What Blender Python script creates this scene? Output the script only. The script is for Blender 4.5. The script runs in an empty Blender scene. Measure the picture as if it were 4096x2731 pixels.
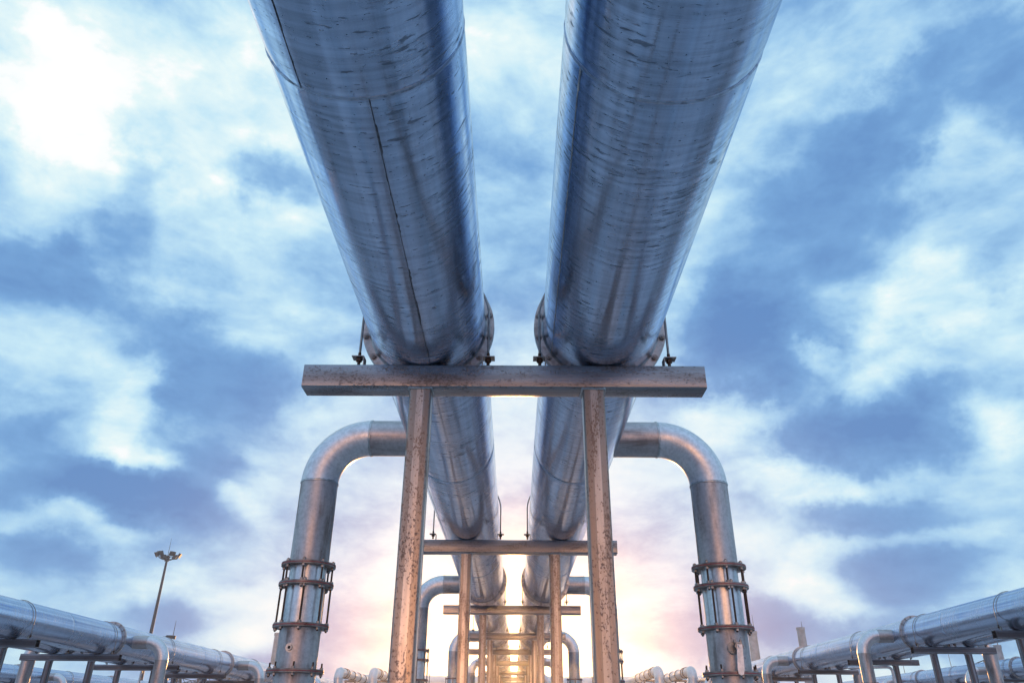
import bpy, bmesh, math, random
from mathutils import Vector, Matrix
random.seed(7)
R = math.radians
PI = math.pi
CZ = 1.5                                   # eye height over the ground
scene = bpy.context.scene
COL = scene.collection

# ------------------------------------------------------------------ mesh helpers
class MB:
    """Collects faces with metre-scaled UVs; build() links them as ONE mesh object."""
    def __init__(self):
        self.v = []; self.f = []; self.uv = []; self.sm = []; self.mi = []
    def face(self, ids, uvs=None, smooth=True, mi=0):
        self.f.append(ids); self.uv.append(uvs or [(self.v[i][0] + self.v[i][1], self.v[i][2]) for i in ids])
        self.sm.append(smooth); self.mi.append(mi)
    def tube(self, path, r, seg=24, cap=True, radii=None, ref=None, mi=0, wob=None):
        path = [Vector(p) for p in path]
        n = len(path); radii = radii or [r] * n
        t0 = (path[1] - path[0]).normalized()
        if ref is None:
            ref = Vector((0, 0, 1)) if abs(t0.z) < .9 else Vector((0, 1, 0))
        ref = Vector(ref)
        nrm = (ref - t0 * ref.dot(t0)).normalized()
        rings = []; L = 0; Ls = []
        for i, p in enumerate(path):
            if i == 0: t = path[1] - path[0]
            elif i == n - 1: t = path[-1] - path[-2]
            else: t = (path[i + 1] - path[i]).normalized() + (path[i] - path[i - 1]).normalized()
            t.normalize()
            nrm = (nrm - t * nrm.dot(t)).normalized()
            b = t.cross(nrm)
            if i: L += (p - path[i - 1]).length
            Ls.append(L)
            ring = []
            for j in range(seg):
                a = 2 * PI * j / seg
                rr = radii[i] if wob is None else radii[i] * (1 + wob(i, a))
                ring.append(len(self.v)); self.v.append(tuple(p + (nrm * math.cos(a) + b * math.sin(a)) * rr))
            rings.append(ring)
        for i in range(n - 1):
            for j in range(seg):
                k = (j + 1) % seg
                u0 = 2 * PI * r * j / seg; u1 = 2 * PI * r * (j + 1) / seg
                self.face((rings[i][j], rings[i][k], rings[i + 1][k], rings[i + 1][j]),
                          [(u0, Ls[i]), (u1, Ls[i]), (u1, Ls[i + 1]), (u0, Ls[i + 1])], mi=mi)
        if cap:
            self.face(tuple(reversed(rings[0])), smooth=False, mi=mi); self.face(tuple(rings[-1]), smooth=False, mi=mi)
        return self
    def lathe(self, prof, seg=32, axis='z', c=(0, 0, 0), closed=True, mi=0):
        """prof: list of (radius, height); closed: joins the last to the first."""
        c = Vector(c); rings = []
        for (r, h) in prof:
            ring = []
            for j in range(seg):
                a = 2 * PI * j / seg
                x, y = r * math.cos(a), r * math.sin(a)
                p = {'z': (x, y, h), 'y': (x, h, -y), 'x': (h, x, y)}[axis]
                ring.append(len(self.v)); self.v.append(tuple(c + Vector(p)))
            rings.append(ring)
        n = len(prof); m = n if closed else n - 1
        for i in range(m):
            a, b = rings[i], rings[(i + 1) % n]
            r0 = max(prof[i][0], prof[(i + 1) % n][0]); h0 = prof[i][1] + prof[i][0]; h1 = prof[(i + 1) % n][1] + prof[(i + 1) % n][0]
            for j in range(seg):
                k = (j + 1) % seg
                self.face((a[j], a[k], b[k], b[j]), [(2 * PI * r0 * j / seg, h0), (2 * PI * r0 * (j + 1) / seg, h0), (2 * PI * r0 * (j + 1) / seg, h1), (2 * PI * r0 * j / seg, h1)], mi=mi)
        return self
    def disc(self, r, h, seg=24, axis='z', c=(0, 0, 0), up=True, mi=0):
        c = Vector(c); ids = []
        for j in range(seg):
            a = 2 * PI * j / seg; x, y = r * math.cos(a), r * math.sin(a)
            p = {'z': (x, y, h), 'y': (x, h, -y), 'x': (h, x, y)}[axis]
            ids.append(len(self.v)); self.v.append(tuple(c + Vector(p)))
        self.face(tuple(ids) if up else tuple(reversed(ids)), smooth=False, mi=mi); return self
    def cyl(self, r, h0, h1, seg=16, axis='z', c=(0, 0, 0), mi=0):
        self.lathe([(r, h0), (r, h1)], seg, axis, c, closed=False, mi=mi)
        self.disc(r, h0, seg, axis, c, False, mi); self.disc(r, h1, seg, axis, c, True, mi); return self
    def extrude(self, prof, p0, p1, ux, uy, cap=True, mi=0, nseg=1):
        """prof: 2D outline (counter-clockwise) swept from p0 to p1; ux, uy the outline's axes."""
        p0, p1, ux, uy = Vector(p0), Vector(p1), Vector(ux), Vector(uy)
        L = (p1 - p0).length; per = [0]
        for i in range(len(prof)):
            a, b = prof[i], prof[(i + 1) % len(prof)]
            per.append(per[-1] + math.hypot(a[0] - b[0], a[1] - b[1]))
        rings = []
        for s in range(nseg + 1):
            q = p0.lerp(p1, s / nseg)
            ring = []
            for (x, y) in prof:
                ring.append(len(self.v)); self.v.append(tuple(q + ux * x + uy * y))
            rings.append(ring)
        n = len(prof)
        for s in range(nseg):
            for i in range(n):
                k = (i + 1) % n
                self.face((rings[s][i], rings[s][k], rings[s + 1][k], rings[s + 1][i]),
                          [(per[i], L * s / nseg), (per[i + 1], L * s / nseg), (per[i + 1], L * (s + 1) / nseg), (per[i], L * (s + 1) / nseg)], mi=mi)
        if cap:
            self.face(tuple(reversed(rings[0])), smooth=False, mi=mi); self.face(tuple(rings[-1]), smooth=False, mi=mi)
        return rings
    def hollow(self, prof, inner, p0, p1, ux, uy):
        """A square hollow section with open ends."""
        a = self.extrude(prof, p0, p1, ux, uy, cap=False)
        b = self.extrude(list(reversed(inner)), p0, p1, ux, uy, cap=False)
        n = len(prof)
        for e, flip in ((0, True), (-1, False)):
            for i in range(n):
                k = (i + 1) % n
                q = (a[e][i], a[e][k], b[e][n - 1 - k], b[e][n - 1 - i])
                self.face(tuple(reversed(q)) if flip else q, smooth=False)
    def box(self, c, s, mi=0, rot=None):
        c = Vector(c); ids = []
        for dz in (-.5, .5):
            for (dx, dy) in ((-.5, -.5), (.5, -.5), (.5, .5), (-.5, .5)):
                p = Vector((dx * s[0], dy * s[1], dz * s[2]))
                if rot: p = rot @ p
                ids.append(len(self.v)); self.v.append(tuple(c + p))
        for q in ((3, 2, 1, 0), (4, 5, 6, 7), (0, 1, 5, 4), (1, 2, 6, 5), (2, 3, 7, 6), (3, 0, 4, 7)):
            self.face(tuple(ids[i] for i in q), smooth=False, mi=mi)
        return self
    def mesh(self, name, mats, angle=38):
        me = bpy.data.meshes.new(name)
        me.from_pydata(self.v, [], self.f)
        l = me.uv_layers.new(name='UVMap')
        flat = [c for uvs in self.uv for p in uvs for c in p]
        l.data.foreach_set('uv', flat)
        me.polygons.foreach_set('use_smooth', [True] * len(self.f))
        me.polygons.foreach_set('material_index', self.mi)
        for m in (mats if isinstance(mats, (list, tuple)) else [mats]): me.materials.append(m)
        me.update()
        me.set_sharp_from_angle(angle=R(angle))
        return me

def rrect(w, h, r, n=4):
    """Rounded rectangle outline, counter-clockwise, centred."""
    o = []
    for (cx, cy, a0) in ((w / 2 - r, -h / 2 + r, -90), (w / 2 - r, h / 2 - r, 0), (-w / 2 + r, h / 2 - r, 90), (-w / 2 + r, -h / 2 + r, 180)):
        for i in range(n + 1):
            a = R(a0 + 90 * i / n); o.append((cx + r * math.cos(a), cy + r * math.sin(a)))
    return o

def link(name, data, parent=None, loc=(0, 0, 0), rot=None):
    o = bpy.data.objects.new(name, data); COL.objects.link(o)
    o.parent = parent; o.location = loc
    if rot: o.rotation_euler = rot
    return o
def tag(o, label=None, cat=None, group=None, kind=None):
    if label: o['label'] = label
    if cat: o['category'] = cat
    if group: o['group'] = group
    if kind: o['kind'] = kind
    return o
def thing(name, label, cat, loc=(0, 0, 0), group=None):
    return tag(link(name, None, None, loc), label, cat, group)

# ------------------------------------------------------------------ materials
class NT:
    def __init__(self, tree):
        self.t = tree; tree.nodes.clear()
    def n(self, typ, ins=None, **kw):
        nd = self.t.nodes.new(typ)
        for k, v in kw.items(): setattr(nd, k, v)
        for k, v in (ins or {}).items():
            s = nd.inputs[k]
            if hasattr(v, 'is_linked') or hasattr(v, 'links'): self.t.links.new(v, s)
            else: s.default_value = v
        return nd
    def math(self, op, a, b=0.0, c=None, clamp=False):
        d = {0: a, 1: b}
        if c is not None: d[2] = c
        return self.n('ShaderNodeMath', d, operation=op, use_clamp=clamp).outputs[0]
    def mapr(self, x, a, b, c=0.0, d=1.0, smooth=True):
        return self.n('ShaderNodeMapRange', {'Value': x, 'From Min': a, 'From Max': b, 'To Min': c, 'To Max': d},
                      interpolation_type='SMOOTHSTEP' if smooth else 'LINEAR').outputs[0]
    def mix(self, f, a, b):
        m = self.n('ShaderNodeMix', data_type='RGBA')
        for i, v in ((0, f), (6, a), (7, b)):
            if hasattr(v, 'links'): self.t.links.new(v, m.inputs[i])
            else: m.inputs[i].default_value = v if not isinstance(v, (tuple, list)) else (list(v) + [1.0])[:4]
        return m.outputs[2]
    def noise(self, vec, scale=1.0, detail=3.0, rough=.55, dist=0.0):
        return self.n('ShaderNodeTexNoise', {'Vector': vec, 'Scale': scale, 'Detail': detail, 'Roughness': rough, 'Distortion': dist}).outputs
    def uv(self, su, sv, seed=0.0):
        """Metre UVs scaled per axis, shifted by a random amount per object so that copies differ."""
        tc = self.n('ShaderNodeUVMap', uv_map='UVMap').outputs[0]
        mp = self.n('ShaderNodeMapping', {'Vector': tc, 'Scale': (su, sv, 1)}).outputs[0]
        rnd = self.n('ShaderNodeObjectInfo').outputs['Random']
        off = self.n('ShaderNodeCombineXYZ', {'X': self.math('MULTIPLY', rnd, 13.7), 'Y': self.math('MULTIPLY', rnd, 71.3), 'Z': self.math('MULTIPLY_ADD', rnd, 37.0, seed)}).outputs[0]
        return self.n('ShaderNodeVectorMath', {0: mp, 1: off}, operation='ADD').outputs[0]
    def out(self, bsdf):
        o = self.n('ShaderNodeOutputMaterial'); self.t.links.new(bsdf, o.inputs['Surface'])
def newmat(name):
    m = bpy.data.materials.new(name); m.use_nodes = True
    return m, NT(m.node_tree)
def principled(nt, col, rough, metal, normal=None, spec=.5, **kw):
    d = {'Base Color': col if hasattr(col, 'links') else (*col, 1), 'Roughness': rough, 'Metallic': metal, 'Specular IOR Level': spec}
    if normal is not None: d['Normal'] = normal
    d.update(kw)
    return nt.n('ShaderNodeBsdfPrincipled', d).outputs[0]

def mat_pipe(name, marks=1.0, base=(.47, .58, .76), rough=.14, hoops=1.0):
    """Brushed stainless pipe: fine hoop lines, faint lengthwise bands, dark smudges that run round the pipe."""
    m, t = newmat(name)
    fine = t.noise(t.uv(.7, 75), 1, 2, .6)[0]
    hoop = t.noise(t.uv(1.3, 15, 3), 1, 3, .6, .4)[0]
    band = t.noise(t.uv(9, .10, 5), 1, 3, .6)[0]
    cloud = t.noise(t.uv(1.1, .9, 9), 1, 3, .5)[0]
    region = t.noise(t.uv(2.1, 1.6, 15), 1, 3, .5)[0]
    # dashes: short smudges elongated round the pipe
    d1 = t.noise(t.uv(9.0, 46, 21), 1, 3, .55, .3)[0]
    d1 = t.math('ADD', d1, t.math('MULTIPLY', t.math('SUBTRACT', region, .5), .42))
    d1 = t.mapr(d1, .60, .69)
    d2 = t.noise(t.uv(3.2, 19, 33), 1, 5, .68, .6)[0]
    d2 = t.math('ADD', d2, t.math('MULTIPLY', t.math('SUBTRACT', cloud, .5), .36))
    d2 = t.mapr(d2, .58, .73)
    sp = t.noise(t.uv(30, 60, 41), 1, 2, .5)[0]
    sp = t.mapr(sp, .68, .73)
    dark = t.math('MAXIMUM', t.math('MULTIPLY', d1, .64), t.math('MULTIPLY', d2, .32))
    dark = t.math('MAXIMUM', dark, t.math('MULTIPLY', sp, .6))
    dark = t.math('MULTIPLY', dark, marks, clamp=True)
    # rolling marks: close, slightly wavering hoops
    vv = t.n('ShaderNodeSeparateXYZ', {0: t.uv(1, 1, 60)}).outputs
    wav = t.noise(t.uv(1.2, 2.2, 70), 1, 3, .55)[0]
    roll = t.math('SINE', t.math('MULTIPLY_ADD', vv[1], 105.0, t.math('MULTIPLY', wav, 16.0)))
    rollamp = t.math('MULTIPLY', t.mapr(region, .36, .64, .01, .10), hoops)
    v = t.math('ADD', t.mapr(hoop, .34, .66, 1 - .17 * hoops, 1.03), t.mapr(band, .34, .66, -.17, .17))
    v = t.math('ADD', v, t.mapr(fine, .3, .7, -.05, .05))
    v = t.math('MULTIPLY_ADD', roll, rollamp, v)
    colb = t.n('ShaderNodeVectorMath', {0: base, 'Scale': v}, operation='SCALE').outputs[0]
    col = t.mix(dark, colb, (.075, .085, .105))
    ro = t.math('ADD', t.mapr(hoop, .3, .7, rough + .07, rough), t.math('MULTIPLY', dark, .35))
    ro = t.math('ADD', ro, t.mapr(cloud, .35, .65, -.04, .07))
    h = t.math('ADD', t.math('MULTIPLY', fine, .25), t.math('MULTIPLY', t.noise(t.uv(3.2, .45, 50), 1, 2, .5)[0], 5.0))
    bump = t.n('ShaderNodeBump', {'Height': h, 'Strength': .35, 'Distance': .004}).outputs[0]
    t.out(principled(t, col, ro, .94, bump))
    return m

def mat_section(name, base=(.43, .42, .42), rust=(.16, .085, .055), amount=1.0, per=None, gloss=0.0):
    """Mill-finish hollow section: soft lengthwise streaks, a paler strip down each face (per: one face's outline length), freckles of rust."""
    m, t = newmat(name)
    strip = t.noise(t.uv(10, .22, 2), 1, 2, .5)[0]
    line = t.noise(t.uv(60, 1.6, 6), 1, 2, .55)[0]
    pit = t.noise(t.uv(80, 48, 11), 1, 3, .55, .3)[0]
    blot = t.noise(t.uv(34, 13, 17), 1, 4, .62, .5)[0]
    reg = t.noise(t.uv(8, 2.0, 23), 1, 3, .55)[0]
    v = t.math('ADD', t.mapr(strip, .34, .66, .74, 1.12), t.mapr(line, .3, .7, -.05, .05))
    edge = None
    if per:
        u = t.n('ShaderNodeSeparateXYZ', {0: t.n('ShaderNodeUVMap', uv_map='UVMap').outputs[0]}).outputs[0]
        f = t.math('ABSOLUTE', t.math('SUBTRACT', t.math('FRACT', t.math('DIVIDE', u, per)), .566))
        f = t.math('ADD', f, t.math('MULTIPLY', t.math('SUBTRACT', line, .5), .03))
        mid = t.mapr(f, .185, .155)
        edge = t.mapr(f, .165, .30, 0, 1)
        v = t.math('MULTIPLY', v, t.math('MULTIPLY_ADD', mid, .62, .72))
    colb = t.n('ShaderNodeVectorMath', {0: base, 'Scale': v}, operation='SCALE').outputs[0]
    k = t.mapr(t.math('ADD', pit, t.math('MULTIPLY', t.math('SUBTRACT', reg, .5), .5)), .575, .64)
    k = t.math('MAXIMUM', k, t.mapr(t.math('ADD', blot, t.math('MULTIPLY', t.math('SUBTRACT', reg, .5), .45)), .60, .68, 0, .8))
    k = t.math('MULTIPLY', k, .68 * amount, clamp=True)
    film = t.mapr(reg, .36, .68, 0, .5 * amount)
    if edge is not None:
        film = t.math('MAXIMUM', film, t.math('MULTIPLY', edge, .5 * amount))
    c1 = t.mix(film, colb, tuple(x * y for x, y in zip(base, (.62, .52, .46))))
    col = t.mix(k, c1, rust)
    ro = t.math('ADD', t.mapr(strip, .3, .7, .46 - gloss, .34 - gloss), t.math('MULTIPLY', k, .25))
    bump = t.n('ShaderNodeBump', {'Height': t.math('ADD', pit, t.math('MULTIPLY', line, .4)), 'Strength': .25, 'Distance': .002}).outputs[0]
    t.out(principled(t, col, ro, t.math('SUBTRACT', .86, t.math('MULTIPLY', k, .5)), bump))
    return m

def mat_metal(name, base, rough=.35, stain=.5, stain_col=(.10, .075, .06), su=8, sv=1.2, metal=.92, thr=.58):
    """Plain worn steel with soft lengthwise staining."""
    m, t = newmat(name)
    a = t.noise(t.uv(su, sv, 3), 1, 4, .6, .3)[0]
    b = t.noise(t.uv(22, 22, 8), 1, 4, .6)[0]
    c = t.noise(t.uv(3, 2.2, 14), 1, 3, .6)[0]
    k = t.math('ADD', t.mapr(a, thr - .14, thr + .14, 0, .8), t.mapr(b, .60, .70, 0, .5))
    k = t.math('MULTIPLY', t.math('MULTIPLY', k, t.mapr(c, .3, .62, .4, 1.1)), stain, clamp=True)
    v = t.mapr(b, .3, .7, .86, 1.1)
    colb = t.n('ShaderNodeVectorMath', {0: base, 'Scale': v}, operation='SCALE').outputs[0]
    col = t.mix(k, colb, stain_col)
    ro = t.math('ADD', t.mapr(c, .3, .7, rough - .05, rough + .08), t.math('MULTIPLY', k, .2))
    bump = t.n('ShaderNodeBump', {'Height': b, 'Strength': .12, 'Distance': .002}).outputs[0]
    t.out(principled(t, col, ro, metal, bump))
    return m

def mat_flat(name, base, rough=.7, metal=0.0, var=.25, scale=14):
    m, t = newmat(name)
    a = t.noise(t.uv(scale, scale, 4), 1, 4, .6)[0]
    colb = t.n('ShaderNodeVectorMath', {0: base, 'Scale': t.mapr(a, .3, .7, 1 - var, 1 + var)}, operation='SCALE').outputs[0]
    t.out(principled(t, colb, rough, metal))
    return m

def mat_ground():
    m, t = newmat('damp_concrete')
    p = t.n('ShaderNodeNewGeometry').outputs['Position']
    a = t.noise(p, .35, 6, .6, .3)[0]; b = t.noise(p, 6, 5, .65)[0]
    col = t.mix(t.mapr(a, .35, .65), (.32, .34, .37), (.46, .47, .49))
    col = t.mix(t.mapr(b, .5, .7, 0, .5), col, (.24, .24, .24))
    t.out(principled(t, col, t.mapr(a, .35, .65, .55, .75), 0.0, spec=.35))
    return m

M = dict(
    pipe=mat_pipe('brushed_pipe_steel'),
    clean=mat_pipe('clean_pipe_steel', .22, (.46, .55, .70), .18, .4),
    section=mat_section('rusty_beam_steel', (.33, .335, .36), (.085, .06, .05), .9, None, .10),
    post=mat_section('rusty_post_steel', (.56, .51, .47), (.20, .115, .075), 1.1, .164, .07),
    dark=mat_section('dark_section_steel', (.20, .21, .24), (.07, .05, .045), .7, .164),  # same steel as the middle rack, its dimmer look put into the colour
    riser=mat_metal('stained_riser_steel', (.52, .475, .47), .47, .8, (.16, .125, .11)),
    elbow=mat_metal('satin_elbow_steel', (.74, .72, .73), .42, .28, (.22, .20, .19), 5, 3),
    sleeve=mat_metal('clear_sleeve_steel', (.72, .72, .73), .34, .45, (.14, .115, .10), 9, .8, thr=.62),
    flange=mat_metal('flange_steel', (.46, .46, .47), .34, .6, (.14, .10, .08), 14, 14),
    rimrust=mat_metal('rusty_flange_steel', (.33, .28, .26), .45, .7, (.14, .075, .055), 10, 10, .75, .5),
    rod=mat_flat('rusty_rod', (.085, .05, .036), .6, .55),
    nut=mat_flat('bolt_steel', (.30, .29, .29), .4, .85),
    clamp=mat_metal('galvanised_clamp_steel', (.30, .30, .30), .42, .6, (.10, .075, .06), 30, 12),
    gasket=mat_flat('red_gasket', (.30, .045, .045), .65),
    weld=mat_metal('weld_bead_steel', (.50, .50, .50), .38, .5, (.12, .10, .09), 25, 25),
    ring=mat_metal('ground_weld_steel', (.40, .48, .60), .36, .8, (.08, .08, .09), 20, 20),
    seam=mat_flat('burnt_weld_seam', (.10, .10, .11), .5, .7, .7, 40),
    concrete=mat_flat('stack_concrete', (.36, .36, .37), .85, 0, .2, 1.2),
    mast=mat_flat('mast_paint', (.022, .026, .04), .55, .3),
    lamp=mat_flat('lamp_housing', (.010, .012, .016), .5),
    white=mat_metal('white_pipe_jacket', (.72, .70, .70), .32, .25, (.35, .32, .32), 4, 2, .55),
    band=mat_flat('jacket_band_steel', (.16, .11, .10), .5, .5),
    lattice=mat_flat('lattice_steel', (.10, .11, .13), .6, .5),
)
GROUND = mat_ground()

# ------------------------------------------------------------------ setting
def setting():
    b = MB(); S = 160
    n = 12
    for i in range(n + 1):
        for j in range(n + 1):
            b.v.append((-S + 2 * S * i / n, -60 + 240 * j / n, 0))
    for i in range(n):
        for j in range(n):
            a = i * (n + 1) + j; b.face((a, a + n + 1, a + n + 2, a + 1))
    g = link('ground', b.mesh('ground', GROUND)); tag(g, kind='structure')
setting()

# ------------------------------------------------------------------ shared part meshes
PR = .5                                     # pipe radius
CACHE = {}
def cached(key, make):
    if key not in CACHE: CACHE[key] = make()
    return CACHE[key]

def flange_mesh(r0=PR - .003, r1=PR + .075, mat='flange'):
    b = MB()
    for s in (-1, 1):
        b.lathe([(r0, s * .004), (r0, s * .032), (r1 - .003, s * .032), (r1, s * .029), (r1, s * .004)][::s], 96, 'y')
        b.lathe([(r0, s * .030), (r0, s * .046), (r0 + .017, s * .030)][::s], 96, 'y')       # fillet weld
    return b.mesh('flange', M[mat])
def bolt_mesh(axis='y', nut=.024, stud=.0115, half=.032, out=.034):
    b = MB()
    b.cyl(stud, -half - out, half + out, 10, axis)
    for s in (-1, 1):
        a, c = sorted((s * half, s * (half + .022)))
        b.cyl(nut, a, c, 6, axis)
        a, c = sorted((s * half, s * (half + .004)))
        b.cyl(nut * 1.3, a, c, 14, axis)
    return b.mesh('bolt', M['nut'], 25)
def weld_ring_mesh(r=PR, bead=.0075, axis='y', seed=1, seg=110, mat='weld'):
    rnd = random.Random(seed); b = MB(); pts = []
    for i in range(seg):
        a = 2 * PI * i / seg; j = rnd.uniform(-.0022, .0022)
        c, s = r * math.cos(a), r * math.sin(a)
        pts.append({'y': (c, j, s), 'x': (j, c, s), 'z': (c, s, j)}[axis])
    rings = []
    n = Vector({'y': (0, 1, 0), 'x': (1, 0, 0), 'z': (0, 0, 1)}[axis])
    for p in pts:
        p = Vector(p); rad = (p - n * p.dot(n)).normalized(); q = bead * rnd.uniform(.75, 1.2); ring = []
        for k in range(7):
            t = 2 * PI * k / 7; ring.append(len(b.v)); b.v.append(tuple(p + rad * math.cos(t) * q * .62 + n * math.sin(t) * q * 1.5))
        rings.append(ring)
    for i in range(seg):
        A, B = rings[i], rings[(i + 1) % seg]
        for k in range(7):
            l = (k + 1) % 7; b.face((A[k], A[l], B[l], B[k]), [(i * .03, k * .004), (i * .03, l * .004), (i * .03 + .03, l * .004), (i * .03 + .03, k * .004)])
    return b.mesh('weld_ring', M[mat])

def shell_mesh(y0, y1, welds, mat='pipe'):
    ys = set()
    y = y0
    while y < y1: ys.add(round(y, 3)); y += .35
    ys.add(y1)
    for w in welds:
        for d in (-.16, -.10, -.06, -.035, -.018, 0, .018, .035, .06, .10, .16): ys.add(round(w + d, 3))
    ys = sorted(k for k in ys if y0 <= k <= y1)
    rnd = random.Random(int(y0 * 10) + len(welds))
    ph = {w: (rnd.uniform(0, 6), rnd.uniform(0, 6)) for w in welds}
    def wob(i, a):
        s = .0009 * math.sin(2 * a + ys[i] * .35) + .0006 * math.sin(5 * a + ys[i] * 1.1)
        for w in welds:
            d = ys[i] - w
            if abs(d) < .25:
                s -= (.0075 + .003 * math.sin(3 * a + ph[w][0]) + .002 * math.sin(7 * a + ph[w][1])) * math.exp(-(d / .055) ** 2)
        return s
    b = MB(); b.tube([(0, k, 0) for k in ys], PR, 128, cap=True, ref=(0, 0, 1), wob=wob)
    return b.mesh('pipe_shell', M[mat], 60)

def seam_mesh(y0, y1, phi, seed, mat='seam'):
    """A lengthwise weld: an uneven bead in a narrow heat-burnt strip with ragged edges."""
    rnd = random.Random(seed); b = MB(); n = int((y1 - y0) / .02); rows = []
    w1 = w2 = .004
    for i in range(n + 1):
        y = y0 + (y1 - y0) * i / n
        if rnd.random() < .22: w1 = rnd.choice((.003, .003, .0035, .004, .007))
        if rnd.random() < .3: w2 = rnd.choice((.003, .003, .0035, .005, .012))
        row = []
        for (u, h) in ((-w1 * .75, .0008), (-.002, .0016), (0, .004 + rnd.uniform(-.001, .0012)), (.002, .0016), (w2 * .7, .0008)):
            a = R(phi) + u / PR; rr = PR + h
            row.append(len(b.v)); b.v.append((rr * math.sin(a), y, -rr * math.cos(a)))
        rows.append(row)
    for i in range(n):
        for k in range(4):
            b.face((rows[i][k], rows[i][k + 1], rows[i + 1][k + 1], rows[i + 1][k]),
                   [(k * .004, i * .02), (k * .004 + .004, i * .02), (k * .004 + .004, i * .02 + .02), (k * .004, i * .02 + .02)])
    return b.mesh('weld_seam', M[mat])

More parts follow.
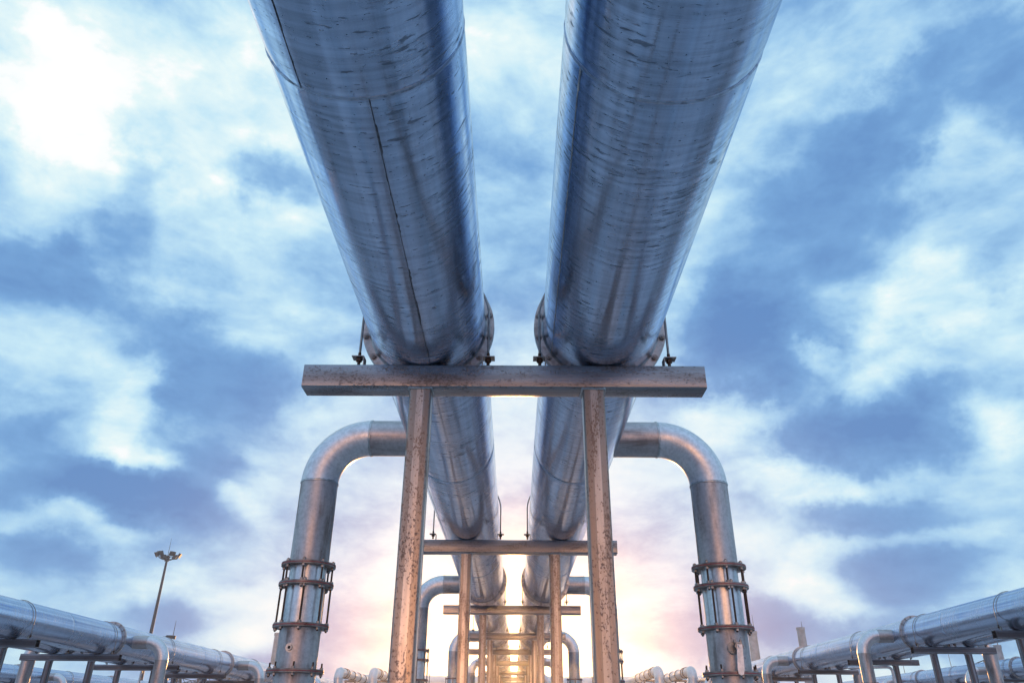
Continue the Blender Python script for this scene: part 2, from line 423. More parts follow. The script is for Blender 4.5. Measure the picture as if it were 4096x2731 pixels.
# ------------------------------------------------------------------ riser: the elbow and bolted expansion piece that drops from a pipeline
RX, BX, BR, RR = 1.55, .98, .57, .214
FZ = (-1.515, -1.725, -2.155, -2.60)
def elbow_pts(s, n=18):
    return [(s * (BX + BR * math.sin(PI / 2 * i / n)), 0, -BR + BR * math.cos(PI / 2 * i / n)) for i in range(n + 1)]
def riser(parent, Y, s, ground, valve=None, full=True):
    k = 'l' if s < 0 else 'r'
    def upper():
        return MB().tube([(s * RX, 0, -BR), (s * RX, 0, -1.0), (s * RX, 0, FZ[0])], RR, 48, cap=False).mesh('riser', M['riser'])
    rs = link('riser', cached(('riser', k), upper), parent, (0, Y, 0))
    add = lambda name, key, make, loc=(0, 0, 0), rot=None: link(name, cached((key, k), make), rs, loc, rot)
    add('branch_stub', 'stub', lambda: MB().tube([(s * .40, 0, 0), (s * .7, 0, 0), (s * BX, 0, 0)], RR, 48, cap=False).mesh('branch_stub', M['riser']))
    add('elbow', 'elbow', lambda: MB().tube(elbow_pts(s), RR + .001, 48, cap=False).mesh('elbow', M['elbow']))
    add('weld_ring', 'wrx', lambda: weld_ring_mesh(RR + .002, .0095, 'x', 4, 60), (s * BX, 0, 0))
    add('weld_ring', 'wrz', lambda: weld_ring_mesh(RR + .002, .0095, 'z', 5, 60), (s * RX, 0, -BR))
    def fl():
        b = MB(); r1 = .297
        for q in (-1, 1):
            b.lathe([(.19, q * .003), (.19, q * .02), (r1 - .003, q * .02), (r1, q * .017), (r1, q * .003)][::q], 64, 'z')
        return b.mesh('flange', [M['rimrust']])
    def gk(): return MB().lathe([(.2, -.004), (.2, .004), (.2985, .004), (.2985, -.004)], 64, 'z').mesh('gasket', M['gasket'])
    for z in FZ:
        f = add('flange', 'rflange', fl, (s * RX, 0, z))
        if full: add('gasket', 'rgasket', gk, (s * RX, 0, z))
    def sleeve(z0, z1, r):
        return lambda: MB().tube([(s * RX, 0, z0), (s * RX, 0, (z0 + z1) / 2), (s * RX, 0, z1)], r, 48, cap=False).mesh('sleeve', M['sleeve'])
    add('sleeve', 'sl1', sleeve(FZ[0], FZ[1], .200)); add('sleeve', 'sl2', sleeve(FZ[1], FZ[2], .205))
    add('lower_pipe', 'lp', lambda: MB().tube([(s * RX, 0, FZ[2]), (s * RX, 0, -2.4), (s * RX, 0, FZ[3])], .217, 48, cap=False).mesh('lower_pipe', M['riser']))
    link('base_pipe', cached(('base', k, round(ground, 2)), lambda: MB().tube([(s * RX, 0, FZ[3]), (s * RX, 0, -3.2), (s * RX, 0, ground)], .214, 48, cap=False).mesh('base_pipe', M['riser'])), rs)
    def rod(z0, z1):
        def mk():
            b = MB(); b.cyl(.011, z1 - .055, z0 + .05, 10, 'z')
            for z in (z0 - .042, z0 + .021, z1 + .021, z1 - .042): b.cyl(.022, z, z + .021, 6, 'z', mi=1)
            return b.mesh('tie_rod', [M['rod'], M['nut']], 25)
        return mk
    def stud():
        b = MB(); b.cyl(.0095, -.055, .085, 10, 'z'); b.cyl(.019, .021, .042, 6, 'z', mi=1); b.cyl(.019, -.042, -.021, 6, 'z', mi=1)
        return b.mesh('stud', [M['rod'], M['nut']], 25)
    for i in range(8):
        a = R(45 * i + 3); c, d = .268 * math.cos(a), .268 * math.sin(a)
        add('tie_rod', 'rod1', rod(FZ[0], FZ[1]), (s * RX + c, d, 0))
        a = R(45 * i + 10); c, d = .268 * math.cos(a), .268 * math.sin(a)
        add('tie_rod', 'rod2', rod(FZ[1], FZ[2]), (s * RX + c, d, 0))
        if full: add('stud', 'stud', stud, (s * RX + c, d, FZ[3]))
    if valve == 'nipple':
        def mk():
            b = MB(); b.lathe([(.016, 0), (.016, -.03), (.027, -.03), (.030, 0)], 20, 'y', closed=False); b.disc(.016, -.02, 16, 'y', mi=1)
            b.lathe([(.030, -.004), (.046, -.004), (.046, .02), (.03, .02)], 20, 'y')
            return b.mesh('drain_nipple', [M['weld'], M['lamp']])
        add('drain_nipple', 'nip', mk, (s * RX - .03, -.213, FZ[2] - .225))
    if valve == 'lever':
        def body():
            b = MB(); b.cyl(.030, -.10, .02, 24, 'y'); b.lathe([(.030, -.118), (.048, -.118), (.048, -.096), (.03, -.096)], 6, 'y')
            b.cyl(.062, -.052, -.040, 24, 'y', (-.045, 0, -.012))
            for a in (190, 215, 240, 262): b.box((-.045 + .05 * math.cos(R(a)), -.058, -.012 + .05 * math.sin(R(a))), (.017, .012, .022), rot=Matrix.Rotation(R(90 - a), 3, 'Y'))
            b.box((.03, -.07, .055), (.016, .03, .03)); b.box((-.03, -.07, .055), (.016, .03, .03))
            return b.mesh('drain_valve', M['clamp'])
        def lever():
            b = MB(); prof = [(-.026, .02), (.026, .02), (.030, -.02), (.034, -.22), (.026, -.262), (0, -.275), (-.026, -.262), (-.034, -.22), (-.030, -.02)]
            b.extrude(list(reversed(prof)), (0, -.130, 0), (0, -.118, 0), (1, 0, 0), (0, 0, 1))
            b.cyl(.018, -.146, -.117, 6, 'y'); b.cyl(.006, -.136, -.117, 10, 'y', (0.004, 0, -.075))
            return b.mesh('lever_handle', M['elbow'])
        add('drain_valve', 'valve', body, (s * RX + .035, -.19, FZ[2] - .195))
        add('lever_handle', 'lever', lever, (s * RX + .035, -.19, FZ[2] - .195), (0, R(4), 0))
    return rs

def pipeline(name_label, x, z, s, y0, y1, welds, flanges, bolts, risers, seams=(), group=None, ring_seed=1, valves=(), full=True, mat='pipe'):
    p = thing('pipeline', name_label, 'pipeline', (x, 0, z + CZ), group)
    link('pipe_shell', cached(('shell', y0, y1, tuple(welds)), lambda: shell_mesh(y0, y1, welds, mat)), p)
    for i, w in enumerate(welds):
        link('weld_ring', cached(('wr', i % 3), lambda: weld_ring_mesh(PR - .0045, .0085, 'y', 20 + i % 3, 110, 'ring')), p, (0, w, 0), (0, R(47 * i), 0))
    for q in seams:
        link('weld_seam', seam_mesh(*q), p)
    for i, y in enumerate(flanges):
        f = link('flange', cached('flange', flange_mesh), p, (0, y, 0))
        if i < bolts:
            for q in range(16):
                a = 2 * PI * (q + .5) / 16
                link('bolt', cached('bolt', bolt_mesh), f, ((PR + .043) * math.cos(a), 0, (PR + .043) * math.sin(a)))
    for i, y in enumerate(risers):
        riser(p, y, s, -(z + CZ) - .02, valves[i] if i < len(valves) else None, full)
    return p

MAIN_L, MAIN_R, MZ = -.761, .736, 3.095
welds = [-3.6, 2.52, 8.62, 15.0, 21.2, 27.4, 33.6, 39.8, 46.0, 52.2, 58.4]
flg = [5.655, 18.28, 29.62, 42.0, 54.4]
rsr = [8.47, 18.86, 30.5, 43.2, 55.2]
pipeline('huge overhead steel pipe with a dark lengthwise seam down the middle of its belly', MAIN_L, MZ, -1, -6, 68, welds, flg, 4, rsr,
         [(-3.6, 2.52, -31.1, 1), (2.52, 5.62, 8.0, 2), (5.69, 8.62, -72, 3, 'ring'), (8.62, 15.0, -50, 4, 'ring')], 'pipelines of the middle rack', 1, ('nipple',))
pipeline('huge overhead steel pipe whose first riser carries a lever valve', MAIN_R, MZ, 1, -6, 68, [w + .02 for w in welds], flg, 4, rsr,
         [(2.54, 5.62, -58.6, 6, 'weld'), (5.69, 8.64, 70, 7, 'ring')], 'pipelines of the middle rack', 2, ('lever',))

# ------------------------------------------------------------------ support frames
def frame(label, X0, Y, ztop, ends, posts, pipes, pz, group, mat='section'):
    """A goalpost of square hollow section: beam on two posts, angle brackets and a U-bolt over each pipe."""
    key = (tuple(ends), tuple(posts), tuple(pipes), round(ztop, 3))
    f = thing('support_frame', label, 'pipe support', (X0, Y + .1, 0), group)
    zt = ztop + CZ; S = .2
    def beam():
        b = MB(); b.hollow(rrect(S, S, .016), rrect(S - .024, S - .024, .010), (ends[0], 0, zt - S / 2), (ends[1], 0, zt - S / 2), (0, 1, 0), (0, 0, 1))
        return b.mesh('beam', M[mat])
    link('beam', cached(('beam',) + key, beam), f)
    for i, px in enumerate(posts):
        def post():
            b = MB(); b.extrude(rrect(.17, .17, .014), (0, 0, 0), (0, 0, zt - S - .002), (1, 0, 0), (0, 1, 0)); return b.mesh('post', M['post' if mat == 'section' else mat])
        po = link('post', cached(('post', mat, round(zt, 3)), post), f, (px, -.012, 0))
        def bead():
            rnd = random.Random(3); b = MB(); pts = []
            o = rrect(.178, .178, .016, 3); o = o + [o[0]]
            for a, c in zip(o, o[1:]):
                n = max(1, int(math.hypot(a[0] - c[0], a[1] - c[1]) / .012))
                for q in range(n): pts.append((a[0] + (c[0] - a[0]) * q / n + rnd.uniform(-.002, .002), a[1] + (c[1] - a[1]) * q / n, rnd.uniform(-.003, .003)))
            pts.append(pts[0])
            b.tube(pts, .011, 7, radii=[.011 * rnd.uniform(.8, 1.25) for _ in pts]); return b.mesh('weld_bead', M['weld'])
        link('weld_bead', cached('bead', bead), po, (0, 0, zt - S - .008))
    for px in pipes:
        def ub():
            b = MB(); e = .535; dz = (pz - ztop)
            pts = [(-e, 0, .045), (-e, 0, .2), (-e, 0, dz * .75)] + [(-e * math.cos(PI * i / 40), 0, dz + .516 * math.sin(PI * i / 40)) for i in range(41)] + [(e, 0, dz * .75), (e, 0, .2), (e, 0, .045)]
            b.tube(pts, .0105, 10); return b.mesh('u_bolt', M['clamp'])
        u = link('u_bolt', cached(('ub', round(pz - ztop, 3)), ub), f, (px, 0, zt))
        def nut():
            b = MB(); b.cyl(.026, .070, .096, 6, 'z'); b.cyl(.021, .096, .100, 14, 'z'); b.cyl(.0135, .03, .15, 10, 'z'); return b.mesh('nut', M['rod'], 25)
        for q in (-1, 1):
            link('nut', cached('nut', nut), u, (q * .535, 0, 0))
            def br():
                b = MB(); i_ = -q
                b.box((q * .006, 0, .104), (.098, .085, .008)); b.box((-q * .047, 0, .0505), (.008, .085, .099))
                return b.mesh('bracket', M['clamp'])
            link('bracket', cached(('br', q), br), f, (px + q * .535, 0, zt))
    return f
ORD = ['nearest', 'second', 'third', 'fourth', 'fifth', 'sixth', 'seventh', 'eighth', 'ninth', 'tenth']
MY = [5.36, 11.66, 18.70, 24.6, 30.0, 35.75, 42.5, 47.8, 53.2, 59.0]
for i, y in enumerate(MY):
    lab = ('large rust-streaked goalpost frame nearest the viewer, its wide beam under both overhead pipes' if i == 0 else
           'rust-streaked goalpost frame of the middle rack, %s in line from the viewer' % ORD[i])
    frame(lab, 0, y, MZ - PR, (-1.712, 1.53) if i == 0 else (-1.72, 1.605), (-.757, .625), (MAIN_L, MAIN_R), MZ, 'support frames of the middle rack')

# side racks
def rack(word, X0, Z0, xs, sides, Ys, ends, posts, fl, rs, y0, wl, group_p, group_f, names, bolts=2, full=True, ordn=ORD):
    for x, s, nm in zip(xs, sides, names):
        pipeline(nm, X0 + x, MZ + Z0, s, y0, 68, wl, fl, bolts, rs if not isinstance(rs, dict) else rs[s], (), group_p, 1, (), full, 'clean')
    for i, y in enumerate(Ys):
        frame('dark steel goalpost frame under the %s, %s from the viewer' % (word, ordn[i]), X0, y, MZ - PR + Z0, ends, posts, xs, MZ + Z0, group_f, 'dark')
SW = [12.0, 17.2, 23.5, 29.0, 34.0, 39.5, 45.5, 51.5, 57.5]
SF, SR = [14.9, 26.65, 37.5, 49.5], [15.9, 27.5, 38.5, 50.5]
rack('left pipe rack', -14.45, -.58, (MAIN_L, MAIN_R), (-1, 1), [15.6, 21.3, 26.0, 30.7, 35.9, 41.5, 47.2, 53.0], (-1.712, 1.53), (-.757, .625), SF, SR, 8, SW,
     'pipelines of the left rack', 'support frames of the left rack',
     ('shiny pipe of the left rack, farther one half hidden behind its twin', 'shiny pipe of the left rack nearest the middle, with elbows dropping to the ground'))
rack('right pipe rack', 14.30, -.225, (-.66, .56), (-1, 1), [15.4, 21.1, 25.7, 30.8, 36.4, 42.0, 47.6, 53.2], (-1.37, 1.30), (-.72, .40), SF, SR, 8.5, [w + .6 for w in SW],
     'pipelines of the right rack', 'support frames of the right rack',
     ('shiny pipe of the right rack nearest the middle, with elbows dropping to the ground', 'shiny pipe of the right rack, farther one half hidden behind its twin'))
FF, FR = [35.0, 46.9, 58.0], [37.4, 49.2, 60.2]
rack('outermost rack beyond the left rack', -29.75, -.60, (MAIN_L, MAIN_R), (-1, 1), [35.5, 41.0, 46.4, 52.0, 57.4], (-1.712, 1.53), (-.757, .625), FF, FR, 26, [w + .3 for w in SW if w > 26],
     'pipelines of the outermost left rack', 'support frames of the outermost left rack',
     ('small distant pipe of the outermost left rack, farther of its pair', 'small distant pipe low at the left edge, seen between the left rack posts'), 2, False)
FF, FR = [32.2, 43.8, 54.4], [34.6, 46.2, 57.0]
rack('outermost rack beyond the right rack', 28.35, -.10, (MAIN_L, MAIN_R), (-1, 1), [32.8, 38.4, 44.4, 50.0, 55.0], (-1.712, 1.53), (-.757, .625), FF, FR, 26.5, [w + .9 for w in SW if w > 26],
     'pipelines of the outermost right rack', 'support frames of the outermost right rack',
     ('small distant pipe low at the right edge, seen between the right rack posts', 'small distant pipe of the outermost right rack, farther of its pair'), 2, False)

# ------------------------------------------------------------------ far pipework
def polar(az, el, d):
    return Vector((d * math.sin(R(az)), d * math.cos(R(az)), CZ + d * math.tan(R(el))))
def header():
    t = thing('header_pipe', 'white jacketed pipe running crosswise along the horizon behind the frames', 'pipe', (0, 72.5, 0))
    b = MB(); b.tube([(x, 0, 4.9) for x in range(-16, 17, 2)], .62, 48); link('pipe_shell', b.mesh('pipe_shell', M['white']), t)
    bm_ = MB().lathe([(.622, -.04), (.640, -.04), (.640, .04), (.622, .04)], 48, 'x').mesh('jacket_band', M['band'])
    for x in (-13, -9, -5, -1, 3, 7, 11): link('jacket_band', bm_, t, (x, 0, 4.9))
    for x in (-14, -7, 0, 7, 14):
        b = MB(); b.extrude(rrect(.22, .22, .02), (0, 0, 0), (0, 0, 4.24), (1, 0, 0), (0, 1, 0)); b.box((0, 0, 4.26), (.9, .5, .04)); link('support_leg', b.mesh('support_leg', M['section']), t, (x, 0, 0))
header()
def loop_pipe(label, x, y, ztop, r, rings, length):
    t = thing('loop_pipe', label, 'pipe', (x, y, 0), 'white loop pipes by the horizon')
    z = ztop + CZ - r; br = r * 1.45
    b = MB(); b.tube([(0, br + .05, z), (0, br + length * .5, z), (0, br + length, z)], r, 40); link('pipe_shell', b.mesh('pipe_shell', M['white']), t)
    n = 16; b = MB(); b.tube([(0, br - br * math.sin(PI / 2 * i / n) + .06, z - br + br * math.cos(PI / 2 * i / n)) for i in range(n + 1)], r * 1.03, 40, cap=False); link('elbow', b.mesh('elbow', M['white']), t)
    b = MB(); b.tube([(0, .06, z - br), (0, .06, z - br - 1.2), (0, .06, 0)], r, 40); link('drop_leg', b.mesh('drop_leg', M['white']), t)
    bm_ = MB().lathe([(r, -.05), (r + .035, -.05), (r + .035, .05), (r, .05)], 40, 'y').mesh('jacket_band', M['band'])
    for q in rings: link('jacket_band', bm_, t, (0, br + q, z))
    for q in (length * .25, length * .7):
        b = MB()
        for sx in (-r * 1.1, r * 1.1): b.extrude(rrect(.12, .12, .01), (sx, 0, 0), (sx, 0, z - r), (1, 0, 0), (0, 1, 0))
        b.extrude(rrect(.14, .14, .01), (-r * 1.4, 0, z - r - .085), (r * 1.4, 0, z - r - .085), (0, 1, 0), (0, 0, 1)); link('trestle', b.mesh('trestle', M['section']), t, (0, br + q, 0))
loop_pipe('white loop pipe with hoops, left of the riser gap and nearer the left riser', -12.0, 55, 3.55, .30, (1.2, 1.9, 4.0, 6.2, 8.4), 15)
loop_pipe('white loop pipe with hoops, tucked against the left front post', -9.65, 55, 3.55, .30, (1.2, 1.9, 4.0, 6.2, 8.4), 15)
loop_pipe('white loop pipe with hoops, just right of the right front post', 10.0, 55.5, 3.80, .33, (1.2, 1.9, 4.0, 6.2, 8.4), 15)
loop_pipe('white loop pipe with hoops, beside the lever-valve riser', 12.3, 55.5, 3.80, .33, (1.2, 1.9, 4.0, 6.2, 8.4), 15)

def small_pipe(label, pts, r):
    b = MB(); P = [Vector(p) for p in pts]; path = [P[0]]
    for a, c, d in zip(P, P[1:], P[2:]):
        q = min(.18, (c - a).length / 2, (d - c).length / 2); s = c + (a - c).normalized() * q; e = c + (d - c).normalized() * q
        for i in range(7):
            u = i / 6; path.append(s * (1 - u) ** 2 + c * 2 * u * (1 - u) + e * u * u)
    path.append(P[-1]); o = path[0].copy(); b.tube([p - o for p in path], r, 12)
    w = link('small_pipe', b.mesh('small_pipe', M['elbow']), None, o); tag(w, label, 'pipe', 'thin bent pipes between the racks')
small_pipe('thin bent pipe hooking down beside the first riser of the right rack', [polar(22.6, 3.55, 33), polar(25.2, 3.55, 33), polar(25.35, -2.6, 33)], .05)
small_pipe('thin bent pipe hooking down left of the second riser of the right rack', [polar(18.2, 3.1, 46), polar(16.1, 3.1, 46), polar(16.0, -1.8, 46)], .06)
small_pipe('thin bent pipe hooking down beside the first riser of the left rack', [polar(-23.2, 3.3, 38), polar(-24.9, 3.3, 38), polar(-25.0, -2.2, 38)], .05)

# ------------------------------------------------------------------ mast, stacks, pylons
def mast():
    base = polar(-24.85, 0, 131); hz = 131 * math.tan(R(10.25)) + CZ
    t = thing('light_mast', 'tall dark floodlight mast with a crown of lamps behind the left rack', 'light mast', (base.x, base.y, 0))
    b = MB(); n = 12
    b.tube([(0, 0, hz * i / n) for i in range(n + 1)], .3, 20, radii=[.36 - .20 * i / n for i in range(n + 1)]); link('pole', b.mesh('pole', M['mast']), t)
    b = MB(); ring = [(1.25 * math.cos(2 * PI * i / 28), 1.25 * math.sin(2 * PI * i / 28), hz - .35) for i in range(29)]
    b.tube(ring, .05, 8, cap=False)
    for i in range(6):
        a = 2 * PI * i / 6 + .25; b.tube([(.15 * math.cos(a), .15 * math.sin(a), hz - .7), (.7 * math.cos(a), .7 * math.sin(a), hz - .62), (1.25 * math.cos(a), 1.25 * math.sin(a), hz - .35)], .06, 8)
    b.cyl(.33, hz - .9, hz - .1, 16, 'z'); link('lamp_ring', b.mesh('lamp_ring', M['lamp']), t)
    fl = MB(); fl.extrude([(-.42, -.30), (.42, -.30), (.36, .30), (-.36, .30)], (.0, 0, 0), (.28, 0, 0), (0, 1, 0), (0, 0, 1)); fl.extrude([(-.46, -.34), (.46, -.34), (.46, .34), (-.46, .34)], (.28, 0, 0), (.36, 0, 0), (0, 1, 0), (0, 0, 1)); fl.box((-.06, 0, -.35), (.1, .5, .12))
    fm = fl.mesh('floodlight', M['lamp'])
    for i in range(6):
        a = 2 * PI * i / 6 + .25; link('floodlight', fm, t, (1.55 * math.cos(a), 1.55 * math.sin(a), hz + .15), (0, R(28), a))
    b = MB(); b.tube([(0, 0, hz - .2), (0, 0, hz + 1.3), (0, 0, hz + 2.7)], .035, 8, radii=[.05, .035, .015]); link('lightning_rod', b.mesh('lightning_rod', M['mast']), t)
mast()
def stack(label, az, el, d, w, rod, taper=.82, mat='concrete', cap=True):
    p = polar(az, el, d); h = p.z; r = d * math.tan(R(w / 2))
    t = thing('chimney_stack', label, 'chimney', (p.x, p.y, 0), 'stacks behind the racks')
    b = MB(); n = 8
    b.lathe([(r / taper + (r - r / taper) * i / n, h * i / n) for i in range(n + 1)], 32, 'z', closed=False); b.disc(r, h, 32, 'z'); link('shaft', b.mesh('shaft', M[mat]), t)
    if cap:
        b = MB(); b.lathe([(r + .002, h - .35), (r + .06, h - .35), (r + .06, h + .02), (r - .12, h + .02)], 32, 'z', closed=False); link('rim', b.mesh('rim', M[mat]), t)
    hr = d * math.tan(R(rod)) + CZ
    b = MB(); b.tube([(r * .5, 0, h - .2), (r * .5, 0, (h + hr) / 2), (r * .5, 0, hr)], .04, 8, radii=[.05, .04, .02]); link('lightning_rod', b.mesh('lightning_rod', M['lattice']), t)
stack('pale concrete stack half hidden behind the riser on the left', -16.65, 5.65, 120, .62, 6.75)
stack('pale concrete stack half hidden behind the riser with the lever valve', 16.85, 5.95, 120, .60, 7.05)
stack('grey concrete stack standing alone above the right rack', 20.05, 6.1, 120, .52, 6.5)
stack('concrete stack seen through the gap under the right rack', 31.3, 4.6, 110, .5, 5.0)
stack('short dark vent stack with an aerial peeping over the left rack', -23.6, 5.2, 110, .58, 6.15, .95, 'mast')
def pylon(label, az, el, d, w):
    p = polar(az, el, d); h = p.z
    t = tag(link('lattice_tower', None, None, (p.x, p.y, 0)), label, 'lattice tower', 'lattice towers on the skyline')
    b = MB(); n = 8; lv = []
    for i in range(n + 1):
        u = i / n; q = w * (1 - .82 * u); lv.append([(q * sx, q * sy, h * u) for (sx, sy) in ((-1, -1), (1, -1), (1, 1), (-1, 1))])
    for i in range(n):
        for k in range(4):
            b.tube([lv[i][k], lv[i + 1][k]], .09, 5); b.tube([lv[i][k], lv[i + 1][(k + 1) % 4]], .06, 4); b.tube([lv[i][(k + 1) % 4], lv[i + 1][k]], .06, 4); b.tube([lv[i + 1][k], lv[i + 1][(k + 1) % 4]], .06, 4)
    link('tower_body', b.mesh('tower_body', M['lattice']), t)
    for u in (.72, .88):
        b = MB(); z = h * u; L = w * 2.6 * (1.25 - u * .4)
        for sx in (-1, 1):
            b.tube([(0, 0, z), (sx * L, 0, z + .2)], .08, 5); b.tube([(0, 0, z + .9), (sx * L, 0, z + .2)], .07, 5)
            for q in (.35, .7): b.tube([(sx * L * q, 0, z + .14), (sx * L * (q - .15), 0, z + .9 - .5 * q)], .05, 4)
        link('cross_arm', b.mesh('cross_arm', M['lattice']), t)
pylon('far lattice pylon under the left rack, left of the other skyline pylons', -22.6, 2.75, 140, 1.4)
pylon('far lattice pylon under the left rack, between its two neighbours', -21.3, 2.7, 150, 1.4)
pylon('far lattice pylon under the left rack, nearest the left riser', -18.6, 2.75, 145, 1.4)
pylon('lattice tower between the posts of the right rack', 30.6, 4.0, 130, .9)
def skinny(label, az, el, d):
    p = polar(az, el, d); o = link('lightning_pole', MB().tube([(0, 0, 0), (0, 0, p.z * .6), (0, 0, p.z)], .06, 8, radii=[.09, .06, .025]).mesh('lightning_pole', M['lattice']), None, (p.x, p.y, 0))
    tag(o, label, 'pole', 'thin poles on the skyline')
skinny('thin lightning pole in the gap under the right rack, nearer the middle', 25.9, 3.9, 120)
skinny('thin lightning pole in the gap under the right rack, nearer the edge', 28.6, 4.2, 120)
skinny('thin pole standing before the white crosswise pipe', -6.0, 3.25, 66)

# ------------------------------------------------------------------ sky
w = bpy.data.worlds.new('World'); scene.world = w; w.use_nodes = True
T = NT(w.node_tree)
SUN_AZ, SUN_EL = 0.0, 3.67
d = T.n('ShaderNodeTexCoord').outputs['Generated']
sx = T.n('ShaderNodeSeparateXYZ', {0: d}).outputs
az = T.math('MULTIPLY', T.math('ARCTAN2', sx[0], sx[1]), 57.29578)
el = T.math('MULTIPLY', T.math('ARCSINE', T.math('MINIMUM', T.math('MAXIMUM', sx[2], -.9999), .9999)), 57.29578)
zc = T.math('ADD', T.math('MAXIMUM', sx[2], 0.0), .22)
plane = T.n('ShaderNodeCombineXYZ', {0: T.math('DIVIDE', sx[0], zc), 1: T.math('DIVIDE', sx[1], zc), 2: 0.0}).outputs[0]
w1 = T.n('ShaderNodeVectorMath', {0: T.noise(d, 8, 8, .6)[1], 1: (.5, .5, .5)}, operation='SUBTRACT').outputs[0]
w2 = T.n('ShaderNodeVectorMath', {0: T.noise(d, 2.6, 2, .5)[1], 1: (.5, .5, .5)}, operation='SUBTRACT').outputs[0]
pos = T.n('ShaderNodeCombineXYZ', {0: az, 1: el, 2: 0.0}).outputs[0]
elk = T.mapr(el, 2, 30, .35, 1.0)
pos = T.n('ShaderNodeVectorMath', {0: T.n('ShaderNodeVectorMath', {0: w1, 'Scale': T.math('MULTIPLY', elk, 10.0)}, operation='SCALE').outputs[0], 1: pos}, operation='ADD').outputs[0]
pos = T.n('ShaderNodeVectorMath', {0: T.n('ShaderNodeVectorMath', {0: w2, 'Scale': T.math('MULTIPLY', elk, 6.0)}, operation='SCALE').outputs[0], 1: pos}, operation='ADD').outputs[0]
pos = T.n('ShaderNodeVectorMath', {0: pos, 1: (1, 1, 0)}, operation='MULTIPLY').outputs[0]
CLOUDS = [(-34.7, 40.2, 17.0, 10.6, 0, 0.32),
          (-40.2, 38.1, 4.9, 4.2, 0, 0.36),
          (-43.2, 42.0, 2.4, 1.8, 0, 0.25),
          (-33.4, 36.0, 2.3, 1.8, 0, -0.24),
          (-33.3, 32.5, 2.2, 2.8, 0, -0.2),
          (-23.5, 37.1, 4.7, 2.6, 0, -0.41),
          (-26.0, 39.5, 1.8, 2.2, 0, -0.19),
          (-27.3, 35.3, 1.9, 1.3, 0, 0.12),
          (-37.2, 28.0, 6.7, 2.2, 0, -0.24),
          (-34.7, 27.6, 11.5, 3.6, 0, -0.1),
          (-0.8, 49.1, 9.6, 7.6, 0, 0.16),
          (-0.2, 33.2, 6.4, 6.7, 0, -0.1),
          (33.0, 45.9, 5.9, 3.1, 0, 0.06),
          (27.9, 36.9, 7.8, 4.1, 20, -0.41),
          (28.9, 31.7, 4.1, 2.5, 0, -0.26),
          (22.4, 28.2, 7.7, 4.1, 0, -0.26),
          (40.7, 40.6, 6.7, 2.5, 0, -0.24),
          (42.8, 36.9, 4.0, 3.2, 0, -0.26),
          (34.3, 38.7, 5.6, 2.7, 25, -0.17),
          (36.5, 33.7, 5.8, 3.6, 0, 0.08),
          (32.7, 26.3, 4.4, 2.3, 0, 0.26),
          (35.6, 26.7, 1.8, 1.5, 0, -0.17),
          (36.5, 23.1, 3.0, 3.3, 0, 0.16),
          (20.4, 24.8, 4.9, 5.1, 0, -0.53),
          (24.1, 24.7, 2.4, 1.6, 0, 0.34),
          (29.9, 21.9, 3.4, 2.2, 0, 0.26),
          (34.6, 17.5, 2.9, 1.9, 0, 0.26),
          (18.3, 19.7, 4.6, 2.6, 0, 0.4),
          (29.1, 19.9, 3.9, 2.3, 0, -0.24),
          (26.1, 17.8, 6.9, 2.4, 0, -0.55),
          (22.4, 15.6, 4.8, 2.1, 0, 0.28),
          (25.9, 12.9, 5.8, 1.5, 0, -0.29),
          (31.6, 13.9, 3.8, 1.6, 0, 0.12),
          (21.8, 7.9, 4.2, 2.1, -20, 0.32),
          (27.2, 8.2, 4.6, 2.4, 0, -0.41),
          (23.1, 10.6, 3.1, 1.1, 0, 0.14),
          (28.5, 11.0, 6.2, 1.2, 0, 0.16),
          (31.7, 8.3, 3.4, 1.2, 0, 0.18),
          (18.3, 6.2, 3.1, 1.6, 0, -0.29),
          (25.6, 5.1, 7.7, 1.3, 0, -0.34),
          (15.0, 11.9, 3.8, 2.4, 0, 0.12),
          (-24.4, 23.4, 7.8, 3.8, -20, -0.41),
          (-34.5, 21.4, 4.1, 3.0, 0, 0.12),
          (-29.3, 20.4, 2.4, 3.8, -10, 0.34),
          (-27.3, 16.6, 3.9, 1.7, -10, 0.34),
          (-27.1, 14.2, 7.5, 2.1, -5, -0.65),
          (-30.4, 14.9, 3.1, 1.7, 0, -0.24),
          (-22.7, 17.1, 3.0, 2.2, 0, -0.29),
          (-18.0, 20.9, 2.9, 1.9, 0, 0.26),
          (-20.5, 14.4, 3.4, 1.5, -20, 0.3),
          (-35.2, 16.6, 2.9, 1.9, 0, -0.17),
          (-34.1, 13.6, 3.1, 1.3, 0, -0.24),
          (-32.7, 14.8, 1.5, 0.8, 0, 0.18),
          (-30.6, 11.5, 5.8, 1.6, 0, 0.22),
          (-32.6, 9.7, 3.6, 1.6, 0, -0.29),
          (-24.6, 8.6, 4.1, 1.4, 0, 0.26),
          (-22.4, 6.9, 4.6, 1.6, 0, -0.38),
          (-19.2, 6.7, 3.2, 2.3, -10, 0.32),
          (-30.1, 6.4, 4.8, 1.5, 0, -0.12),
          (-18.6, 3.2, 5.6, 1.3, 0, -0.24),
          (-0.1, 20.3, 9.3, 6.6, 0, 0.18),
          (8.7, 9.6, 5.2, 3.6, 0, 0.12),
          (11.9, 6.3, 4.9, 1.8, 0, -0.22),
          (-12.0, 6.5, 4.9, 2.3, 0, -0.17)]
flat = T.n('ShaderNodeVectorMath', {0: d, 1: (1.0, 1.0, 2.0)}, operation='MULTIPLY').outputs[0]
puff = T.math('ADD', T.math('MULTIPLY', T.noise(flat, 5.5, 7, .56, .25)[0], .86), T.math('MULTIPLY', T.noise(plane, 1.6, 6, .55, .3)[0], .14))
dens = T.math('MULTIPLY_ADD', puff, 1.5, -.23)
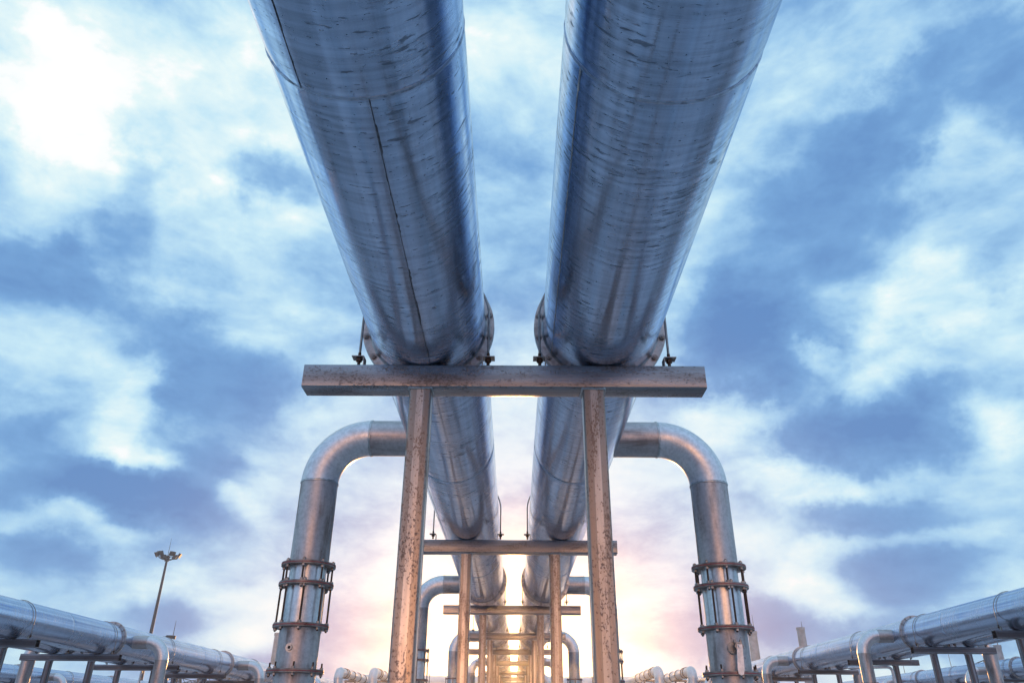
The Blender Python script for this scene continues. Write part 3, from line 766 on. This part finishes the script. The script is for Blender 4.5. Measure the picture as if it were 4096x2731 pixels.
for (a, e, ra, re, rot, amt) in CLOUDS:
    mp = T.n('ShaderNodeMapping', {'Vector': pos, 'Location': (a, e, 0), 'Rotation': (0, 0, R(rot)), 'Scale': (ra * 1.35, re * 1.35, 1)}, vector_type='TEXTURE').outputs[0]
    g = T.n('ShaderNodeTexGradient', {0: mp}, gradient_type='SPHERICAL').outputs[1]
    g = T.mapr(g, 0, .8)
    dens = T.math('MULTIPLY_ADD', g, amt, dens)
dens = T.math('ADD', T.math('MULTIPLY', dens, .45), T.math('ADD', T.mapr(dens, .14, .96, 0, .53), T.mapr(dens, .85, 1.3, 0, .2)))
dens = T.math('MULTIPLY_ADD', T.math('SUBTRACT', T.noise(flat, 17, 7, .62, .3)[0], .5), .46, dens)
ramp = T.n('ShaderNodeValToRGB', {0: T.math('ADD', dens, T.mapr(dens, .30, -.25, 0, .12))})
cr = ramp.color_ramp
stops = [(0.0, (.120, .270, .580)), (.20, (.195, .405, .730)), (.46, (.375, .635, .895)), (.72, (.60, .85, .975)), (.92, (.83, .985, 1.0)), (1.0, (1.0, 1.03, 1.03))]
while len(cr.elements) < len(stops): cr.elements.new(.5)
for e_, (p_, c_) in zip(cr.elements, stops): e_.position = p_; e_.color = (*c_, 1)
sky = T.n('ShaderNodeVectorMath', {0: ramp.outputs[0], 'Scale': T.mapr(dens, .95, 1.6, 1.0, 1.5)}, operation='SCALE').outputs[0]
sd = (math.sin(R(SUN_AZ)) * math.cos(R(SUN_EL)), math.cos(R(SUN_AZ)) * math.cos(R(SUN_EL)), math.sin(R(SUN_EL)))
dot = T.n('ShaderNodeVectorMath', {0: d, 1: sd}, operation='DOT_PRODUCT').outputs['Value']
th = T.math('MULTIPLY', T.math('ARCCOSINE', T.math('MINIMUM', dot, .99999)), 57.29578)
# low sun: lilac air round it, then a warm white core
lil = T.mapr(th, 31, 5, 0, .78)
lilc = T.mix(T.mapr(dens, .05, .75), (.36, .32, .56), (.93, .90, .97))
sky = T.mix(lil, sky, lilc)
sky = T.mix(T.mapr(th, 13, 1.5, 0, .75), sky, (1.12, .90, .70))
sky = T.mix(T.mapr(th, 3.2, .7, 0, 1.0), sky, (3.2, 2.6, 1.6))
# the sky behind the viewer: amber low band added to warm front faces, mauve above
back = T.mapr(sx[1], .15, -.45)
fill_mask = T.mapr(T.math('ABSOLUTE', sx[0]), .38, .17)          # kept narrow so the added warmth misses the side racks
fill_ramp = T.n('ShaderNodeValToRGB', {0: T.mapr(el, -2, 60, 0, 1, smooth=False)})
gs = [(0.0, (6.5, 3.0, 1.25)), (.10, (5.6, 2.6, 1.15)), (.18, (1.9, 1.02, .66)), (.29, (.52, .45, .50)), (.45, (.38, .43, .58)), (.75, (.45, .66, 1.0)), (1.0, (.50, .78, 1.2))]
while len(fill_ramp.color_ramp.elements) < len(gs): fill_ramp.color_ramp.elements.new(.5)
for e_, (p_, c_) in zip(fill_ramp.color_ramp.elements, gs): e_.position = p_; e_.color = (*c_, 1)
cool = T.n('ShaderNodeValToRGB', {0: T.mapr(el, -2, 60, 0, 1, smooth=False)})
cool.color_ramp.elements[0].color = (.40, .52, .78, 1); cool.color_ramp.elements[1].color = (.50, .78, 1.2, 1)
sky = T.mix(T.math('MULTIPLY', back, .85), sky, T.mix(fill_mask, cool.outputs[0], fill_ramp.outputs[0]))
ns = T.n('ShaderNodeTexSky', sky_type='NISHITA', sun_disc=False, sun_elevation=R(SUN_EL), sun_rotation=R(SUN_AZ))
STR = .1
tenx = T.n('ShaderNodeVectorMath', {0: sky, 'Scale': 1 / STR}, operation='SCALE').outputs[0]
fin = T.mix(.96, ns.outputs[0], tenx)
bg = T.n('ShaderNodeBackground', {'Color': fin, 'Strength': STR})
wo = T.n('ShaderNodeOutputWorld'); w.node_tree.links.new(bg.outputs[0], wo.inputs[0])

# ------------------------------------------------------------------ the air
def haze():
    b = MB(); b.box((0, 60, 14.0), (330, 250, 30.0))
    m_ = bpy.data.materials.new('air'); m_.use_nodes = True; t = NT(m_.node_tree)
    v = t.n('ShaderNodeVolumePrincipled', {'Color': (1, 1, 1, 1), 'Density': HAZE, 'Anisotropy': .92})
    o = t.n('ShaderNodeOutputMaterial'); m_.node_tree.links.new(v.outputs[0], o.inputs['Volume'])
    h = link('haze', b.mesh('haze', m_)); tag(h, kind='stuff')
HAZE = .0008
haze()

sl = bpy.data.lights.new('sun', 'SUN'); sl.energy = 3.5; sl.angle = R(.6); sl.color = (1.0, .50, .17)
so = link('sun', sl); so.rotation_euler = Vector((-sd[0], -sd[1], -sd[2])).to_track_quat('-Z', 'Y').to_euler(); so.location = (0, -20, 30)

# ------------------------------------------------------------------ camera
F, PITCH, ROLL, YAW = 1686.0, .4825, .0068, .0054
right = Vector((math.cos(YAW), math.sin(YAW), 0))
fw = Vector((-math.sin(YAW) * math.cos(PITCH), math.cos(YAW) * math.cos(PITCH), math.sin(PITCH)))
up = right.cross(fw)
r2 = right * math.cos(ROLL) + up * math.sin(ROLL); u2 = up * math.cos(ROLL) - right * math.sin(ROLL)
cam = bpy.data.cameras.new('camera'); cam.sensor_width = 36; cam.lens = 36 * F / 2352; cam.clip_start = .05; cam.clip_end = 4000
co = link('camera', cam)
m = Matrix((r2, u2, -fw)).transposed().to_4x4(); m.translation = (0, 0, CZ); co.matrix_world = m
scene.camera = co
scene.view_settings.view_transform = 'Standard'; scene.view_settings.look = 'None'; scene.view_settings.gamma = 1; scene.view_settings.exposure = 0
c = scene.cycles
c.use_denoising = True; c.max_bounces = 6; c.glossy_bounces = 5; c.diffuse_bounces = 3; c.sample_clamp_indirect = 6; c.caustics_reflective = False
